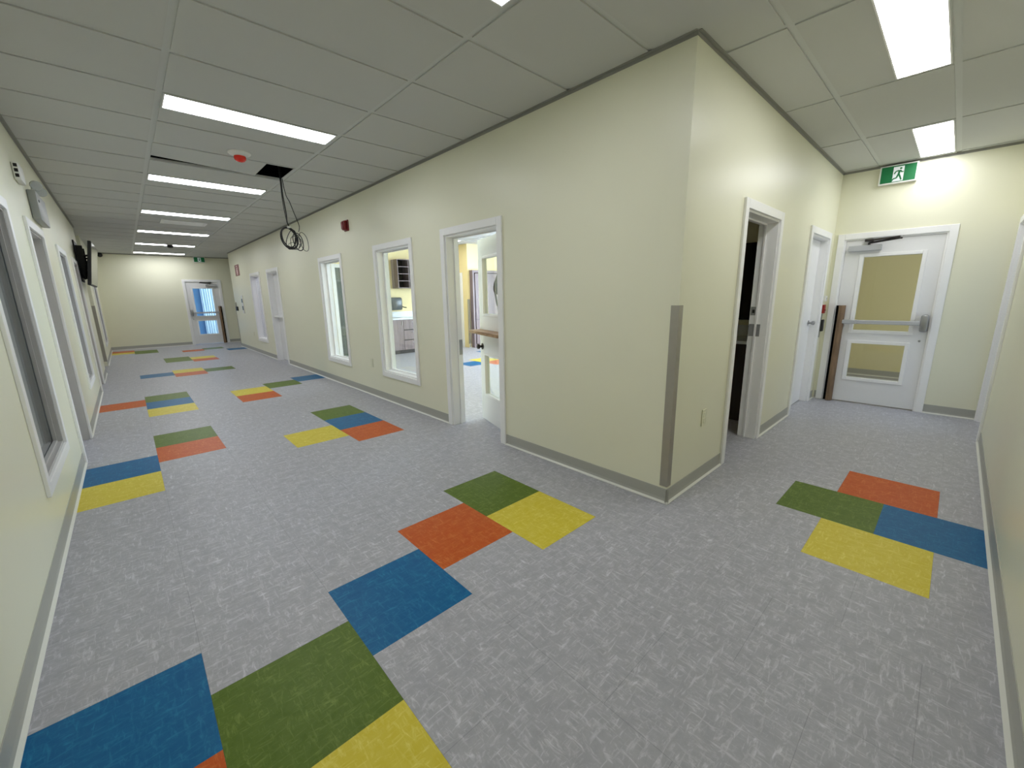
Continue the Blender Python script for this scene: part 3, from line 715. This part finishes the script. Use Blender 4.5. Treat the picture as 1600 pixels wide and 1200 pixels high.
# near exit door: pull station and reader
root = thing('pull_station', SHORT(3.90, 0, 1.10), 'red fire alarm pull station beside the near exit door', 'fire alarm')
obj('body', SHORT.b(3.865, 3.950, 0.001, 0.026, 1.095, 1.200, 0.005), M['red'], root); obj('pull_handle', SHORT.b(3.88, 3.935, 0.025, 0.032, 1.125, 1.145, 0.002), M['red_dark'], root)
root = thing('card_reader', SHORT(3.90, 0, 0.83), 'black card reader on a steel strip beside the near exit door', 'card reader')
obj('body', SHORT.b(3.850, 3.925, 0.012, 0.036, 0.875, 1.02, 0.008), M['black'], root); obj('mounting_strip', SHORT.b(3.862, 3.892, 0.001, 0.013, 0.80, 1.09, 0.002), M['satin'], root)
root = thing('door_chime', SHORT(3.90, 0, 1.25), 'small white wall device above the red pull station', 'wall device')
obj('body', SHORT.b(3.87, 3.93, 0.001, 0.03, 1.24, 1.31, 0.008), M['plastic'], root); obj('button', SHORT.b(3.89, 3.91, 0.03, 0.034, 1.265, 1.285, 0.001), M['silver'], root)

# ------------------------------------------------------------------ left wall devices
root = thing('wall_sounder', LEFT(3.9, 0, 2.25), 'small white wall sounder with dark slots high at the left edge', 'wall device')
obj('housing', LEFT.b(3.90, 4.12, 0.001, 0.040, 2.295, 2.425, 0.010), M['plastic'], root, smooth=True)
for z in (2.315, 2.352, 2.388): obj('slot', LEFT.b(3.8975, 3.901, 0.012, 0.032, z, z+0.024, 0.001), M['black'], root)
root = thing('emergency_light', LEFT(4.5, 0, 2.05), 'grey emergency light unit with two lamp heads above the left doors', 'emergency light')
obj('battery_box', LEFT.b(4.45, 5.05, 0.001, 0.055, 2.085, 2.330, 0.010), M['greybox'], root, smooth=True)
obj('indicator', LEFT.b(4.52, 4.54, 0.054, 0.059, 2.24, 2.26, 0.002), M['black'], root)
for u in (4.58, 4.88):
    bm = bm_new(); tube(bm, [LEFT(u, 0.030, 2.325), LEFT(u, 0.035, 2.37)], 0.012, 10)
    hd = obj('lamp_head', bm, M['silver'], root)
    bm = bm_new(); lathe(bm, LEFT(u+0.03, 0.045, 2.40), LEFT(0, 0, 0) and (0.35, -0.85, -0.35), [(0.02, 0), (0.036, 0.015), (0.040, 0.045), (0.036, 0.05), (0.001, 0.051)], 18); obj('lamp', bm, M['lens'], hd, smooth=True)
# television
A0, A1, B0 = Vector((-2.663, 8.5, 2.335)), Vector((-2.772, 8.5, 1.650)), Vector((-2.640, 10.0, 2.335))
eu = (B0-A0).normalized(); ev = (A1-A0); ev = (ev-eu*ev.dot(eu)).normalized(); en = ev.cross(eu).normalized()
if en.x < 0: en = -en
TW, TH_ = 1.5, 0.70
def tvp(u, d, z): return tuple(A0 + eu*u + ev*z + en*d)
TV = RFr(tvp)
root = thing('television', tuple(A1), 'black wall mounted television tilted down on a bracket, far along the left wall', 'television')
obj('screen', TV.b(0.012, TW-0.012, -0.004, 0.001, 0.012, TH_-0.02), M['screen'], root)
obj('bezel', TV.b(0, TW, -0.045, -0.003, 0, TH_, 0.006), M['black'], root)
root_b = root
bm = bm_new()
TV.box(bm, 0.45, 0.50, -0.065, -0.044, 0.10, 0.62); TV.box(bm, 1.00, 1.05, -0.065, -0.044, 0.10, 0.62)
LEFT.box(bm, 8.90, 9.60, 0.001, 0.02, 1.72, 2.38); LEFT.box(bm, 8.95, 9.0, 0.018, 0.10, 1.78, 2.30); LEFT.box(bm, 9.5, 9.55, 0.018, 0.10, 1.78, 2.30)
for u in (0.47, 1.02):
    for z in (0.2, 0.5): tube(bm, [tvp(u, -0.055, z), (XL+0.015, 8.5+u, tvp(u, 0, z)[2]-0.02)], 0.016, 8)
obj('wall_bracket', bm, M['black'], root)
bm = bm_new()
for k in range(5):
    u = 0.35+0.2*k
    tube(bm, smooth_path([tvp(u, -0.046, 0.2+0.05*k), (XL+0.10, 8.5+u+0.05, 1.95-0.05*(k % 3)), (XL+0.06, 8.55+u, 1.75+0.04*k), (XL+0.012, 8.6+u, 2.0+0.05*k)]), 0.008, 6)
obj('cable', bm, M['cable'], root)
# camera dome at far wall
root = thing('security_camera', FAR(-2.72, 0, 2.60), 'small black dome camera at the top corner of the far wall', 'camera')
bm = bm_new(); lathe(bm, FAR(-2.72, 0.001, 2.66), (0, -1, 0), [(0.05, 0), (0.05, 0.03)], 18); obj('base', bm, M['plastic'], root, smooth=True)
bm = bm_new(); lathe(bm, FAR(-2.72, 0.029, 2.66), (0, -1, 0), [(0.062, 0), (0.062, 0.03), (0.05, 0.06), (0.025, 0.08), (0.001, 0.085)], 18); obj('dome', bm, M['black'], root, smooth=True)

# ------------------------------------------------------------------ classroom behind the long wall
bm = bm_new()
box(bm, (0.151, 1.30, 0), (6.9, 1.45, H)); box(bm, (6.9, 1.30, 0), (7.05, 8.9, H))     # near wall and window wall
box(bm, (4.34, 7.83, 0), (6.9, 8.0, H))
slab(bm, [4.34, 4.49], [0, H], lambda *a: True, 8.0, 8.72, lambda u, d, z: (u, d, z))
slab(bm, [0.151, 1.195, 2.005, 4.49], [0, 2.085, H], lambda u, z: not (1.195 < u < 2.005 and z < 2.085), 8.72, 8.87, lambda u, d, z: (u, d, z))
tag(obj('wall_classroom', bm, M['yellow']), 'yellow classroom walls seen through the half open door', 'wall', kind='structure')
bm = bm_new()
box(bm, (4.32-0.0, 8.06, 0.0), (4.339, 8.13, 2.0), 0.003); box(bm, (4.32, 8.60, 0), (4.339, 8.67, 2.0), 0.003); box(bm, (4.32, 8.13, 1.93), (4.339, 8.60, 2.0), 0.003)
root = obj('door_10', bm, M['white']); tag(root, 'white door deep in the classroom seen left of the yellow corner', 'door', kind='structure')
obj('door_leaf', bx((4.326, 8.132, 0.012), (4.337, 8.598, 1.93)), M['door'], root)
corner_guard(4.34, 7.83, 1, 1, 0.10, 1.30, 'slim steel corner guard on the yellow classroom corner')
bm = bm_new()
box(bm, (1.135, 8.70, 0), (1.215, 8.719, 2.15), 0.003); box(bm, (1.985, 8.70, 0), (2.065, 8.719, 2.15), 0.003); box(bm, (1.215, 8.70, 2.065), (1.985, 8.719, 2.15), 0.003)
root = obj('door_11', bm, M['white']); tag(root, 'white framed grey-green door seen through the window under the red alarm', 'door', kind='structure')
obj('door_leaf', bx((1.196, 8.74, 0.005), (2.004, 8.78, 2.084)), M['curtain'], root)
bm = bm_new(); SFr = Fr(lambda u, d, z: (u, 8.72-d, z))
baseboard('baseboard_classroom', Fr(lambda u, d, z: (u, 7.83-d, z)), [(4.32, 4.375)], 'grey baseboard at the yellow classroom corner')

def base_cabinet(x0, x1, kind, label):
    root = thing('base_cabinet', ((x0+x1)/2, 8.4, 0), label, 'cabinet', 'classroom base cabinets')
    obj('carcass', bx((x0+0.001, 8.121, 0.09), (x1-0.001, 8.715, 0.84)), M['darkwood'], root)
    obj('plinth', bx((x0+0.001, 8.17, 0.0), (x1-0.001, 8.7, 0.09)), M['darkwood'], root)
    if kind == 'door':
        f = obj('door_panel', bx((x0+0.004, 8.10, 0.095), (x1-0.004, 8.12, 0.835), 0.002), M['lam'], root)
        obj('handle', bx((x1-0.05, 8.085, 0.70), (x1-0.038, 8.10, 0.80), 0.003), M['satin'], f)
    else:
        for z0, z1 in ((0.097, 0.325), (0.347, 0.575), (0.597, 0.832)):
            f = obj('drawer', bx((x0+0.004, 8.10, z0), (x1-0.004, 8.12, z1), 0.002), M['lam'], root)
            obj('knob', bx(((x0+x1)/2-0.012, 8.08, (z0+z1)/2+0.05), ((x0+x1)/2+0.012, 8.10, (z0+z1)/2+0.074), 0.004), M['satin'], f)
    return root
base_cabinet(2.08, 2.52, 'door', 'grey-brown base cabinet with a door under the paper towel dispenser')
base_cabinet(2.52, 3.00, 'drawers', 'grey-brown base cabinet with three drawers seen through the nearer window')
base_cabinet(3.00, 3.46, 'door', 'grey-brown base cabinet right of the classroom drawers')
root = thing('countertop', (2.75, 8.4, 0.84), 'pale countertop and splashback along the classroom cabinets', 'countertop')
bm = bm_new(); slab(bm, [2.06, 2.235, 2.565, 3.48], [8.085, 8.275, 8.565, 8.718], lambda u, z: not (2.235 < u < 2.565 and 8.275 < z < 8.565), 0.8405, 0.872, lambda u, d, z: (u, z, d)); obj('top', bm, M['counter'], root)
obj('splashback', bx((2.06, 8.705, 0.872), (3.48, 8.719, 1.02), 0.002), M['counter'], root)
bm = bm_new()
slab(bm, [2.215, 2.24, 2.56, 2.585], [8.255, 8.28, 8.56, 8.585], lambda u, z: not (2.24 < u < 2.56 and 8.28 < z < 8.56), 0.8725, 0.878, lambda u, d, z: (u, z, d))
s = obj('sink', bm, M['satin'], root)
bm = bm_new(); slab(bm, [2.24, 2.56], [8.28, 8.56], lambda *a: True, 0.8415, 0.845, lambda u, d, z: (u, z, d)); obj('basin', bm, M['satin'], s)
bm = bm_new(); tube(bm, smooth_path([(2.40, 8.60, 0.872), (2.40, 8.60, 0.95), (2.40, 8.585, 0.985), (2.40, 8.54, 0.99), (2.40, 8.52, 0.96)]), 0.010, 8); obj('faucet', bm, M['satin'], s, smooth=True)
root = thing('cubby_shelf', (3.05, 8.56, 1.60), 'wall mounted shelf unit of dark cubbies seen through the nearer window', 'shelf unit')
cx0, cz0, cz1, cw = 2.62, 1.60, 2.30, 0.285
obj('side_panel', bx((cx0, 8.40, cz0), (cx0+0.02, 8.716, cz1)), M['lam'], root); obj('side_panel', bx((cx0+0.02+3*cw, 8.40, cz0), (cx0+0.04+3*cw, 8.716, cz1)), M['lam'], root)
obj('back_panel', bx((cx0+0.02, 8.70, cz0), (cx0+0.02+3*cw, 8.716, cz1)), M['darkwood'], root)
for i in range(5): z = cz0+i*(cz1-cz0-0.016)/4; obj('shelf', bx((cx0+0.0202, 8.402, z), (cx0+0.0198+3*cw, 8.699, z+0.016)), M['darkwood'], root)
for i in range(5): z = cz0+i*(cz1-cz0-0.016)/4; obj('shelf_edge', bx((cx0+0.0202, 8.398, z), (cx0+0.0198+3*cw, 8.4018, z+0.016)), M['lam'], root)
for i in (1, 2): obj('divider', bx((cx0+0.02+i*cw-0.008, 8.397, cz0+0.017), (cx0+0.02+i*cw+0.008, 8.699, cz1-0.017)), M['lam'], root)
root = thing('towel_dispenser', (2.62, 8.6, 1.05), 'smoky dark paper towel dispenser on the classroom wall', 'dispenser')
obj('cover', bx((2.42, 8.50, 1.06), (2.76, 8.716, 1.38), 0.045), M['smoke'], root, smooth=True)
bm = bm_new(); tube(bm, smooth_path([(2.75, 8.56, 1.16), (2.80, 8.53, 1.13), (2.86, 8.51, 1.12)]), 0.014, 8); obj('lever', bm, M['black'], root, smooth=True)
root = thing('tall_cabinet', (5.0, 7.79, 0), 'tall grey-brown wardrobe cabinet seen through the half open door', 'cabinet')
bm = bm_new(); box(bm, (4.40, 7.70, 0), (4.455, 7.828, 2.05)); box(bm, (5.70, 7.70, 0), (5.755, 7.828, 2.05)); box(bm, (4.455, 7.70, 1.99), (5.70, 7.828, 2.05)); box(bm, (4.455, 7.70, 0), (5.70, 7.828, 0.09)); obj('surround', bm, M['lam'], root)
obj('back_panel', bx((4.456, 7.80, 0.091), (5.699, 7.826, 1.989)), M['void'], root)  # black panel puts the shade in the gaps round the doors into colour
for i in range(3):
    x = 4.495+i*0.402
    f = obj('door_panel', bx((x, 7.715, 0.76), (x+0.396, 7.735, 1.975), 0.002), M['lam'], root); obj('handle', bx((x+0.36, 7.70, 1.0), (x+0.372, 7.715, 1.12), 0.003), M['satin'], f)
    obj('lower_panel', bx((x, 7.715, 0.10), (x+0.396, 7.735, 0.755), 0.002), M['lam'], root)
root = thing('hanging_cable', (2.48, 4.5, 1.2), 'dark looped cable hanging in the classroom, seen through the upper door glass', 'cable')
bm = bm_new(); tube(bm, smooth_path([(2.60, 4.5, H-0.002), (2.585, 4.5, 2.3), (2.56, 4.5, 1.9), (2.50, 4.5, 1.72), (2.43, 4.5, 1.58), (2.42, 4.5, 1.47), (2.47, 4.5, 1.43), (2.53, 4.5, 1.47), (2.55, 4.5, 1.6), (2.54, 4.5, 1.74)]), 0.030, 8)
tube(bm, smooth_path([(2.50, 4.49, 1.70), (2.46, 4.49, 1.55), (2.48, 4.49, 1.44), (2.52, 4.49, 1.5), (2.52, 4.49, 1.65)]), 0.026, 8); obj('loop', bm, M['void'], root, smooth=True)
bm = bm_new(); tube(bm, smooth_path([(2.41, 4.5, 1.47), (2.43, 4.5, 1.38), (2.455, 4.5, 1.25), (2.48, 4.5, 1.20), (2.52, 4.5, 1.20), (2.545, 4.5, 1.25)]), 0.016, 8); obj('hook', bm, M['void'], root, smooth=True)

# room behind the far part of the long wall (its blind window glows pale lavender)
bm = bm_new()
box(bm, (0.151, 9.70, 0), (2.2, 9.82, H)); box(bm, (2.2, 9.70, 0), (2.35, 13.46, H)); box(bm, (0.151, 13.34, 0), (2.2, 13.46, H))
tag(obj('wall_lavender_room', bm, M['pale_wall']), 'pale lavender walls glowing behind the far window', 'wall', kind='structure')

# dark washroom behind the short wall
bm = bm_new()
box(bm, (0.151, 0.16, 0), (0.25, 1.29, H)); box(bm, (2.74, 0.16, 0), (2.84, 1.29, H))
tag(obj('wall_dark_room', bm, M['wall']), 'unlit walls of the dark room behind the open doorway', 'wall', kind='structure')
root = thing('vanity', (2.5, 0.7, 0), 'dark vanity cabinet with pale top inside the dark room', 'vanity')
obj('cabinet', bx((2.26, 0.18, 0), (2.735, 1.285, 0.835)), M['darkwood'], root); obj('top', bx((2.23, 0.165, 0.836), (2.738, 1.288, 0.868), 0.003), M['counter'], root); obj('splashback', bx((2.722, 0.165, 0.868), (2.738, 1.288, 1.0)), M['counter'], root)
root = thing('mirror', (2.73, 0.75, 1.1), 'dark mirror above the vanity in the dark room', 'mirror')
obj('frame', bx((2.72, 0.30, 1.06), (2.739, 1.15, 1.90)), M['black'], root); obj('mirror_glass', bx((2.715, 0.32, 1.08), (2.7198, 1.13, 1.88)), M['screen'], root)

# vestibules behind the two exit doors
bm = bm_new()
box(bm, (XE+2.3, -2.2, 0), (XE+2.42, 0.6, H)); box(bm, (XE+0.151, 0.5, 0), (XE+2.3, 0.6, H)); box(bm, (XE+0.151, -2.3, 0), (XE+2.42, -2.2, H))
o = obj('wall_near_vestibule', bm, M['olive']); tag(o, 'dim yellow wall behind the near exit door glass', 'wall', kind='structure')
baseboard('baseboard_vestibule', Fr(lambda u, d, z: (XE+2.30-d, u, z)), [(-2.19, 0.5)], 'grey baseboard seen through the near exit door glass')
bm = bm_new()
box(bm, (-2.2, 18.0, 0), (2.3, 18.1, H)); box(bm, (-2.3, 15.48, 0), (-2.2, 18.1, H)); box(bm, (2.2, 15.48, 0), (2.3, 18.0, H))
tag(obj('wall_far_vestibule', bm, M['blue_wall']), 'pale blue vestibule behind the far glazed door', 'wall', kind='structure')
# rooms behind the left wall doors and the space outside the side door stay closed by their leaves

bm = bm_new(); n_ = 60; pts = [(-0.33+1.3*i/n_, 17.86+0.02*math.sin(i*1.9)) for i in range(n_+1)]
prism(bm, pts+[(x, y+0.006) for x, y in pts[::-1]], 2, 0.03, 2.5)
tag(obj('curtain', bm, M['drape'], smooth=False), 'pale blue curtain behind the glass of the far door', 'curtain')
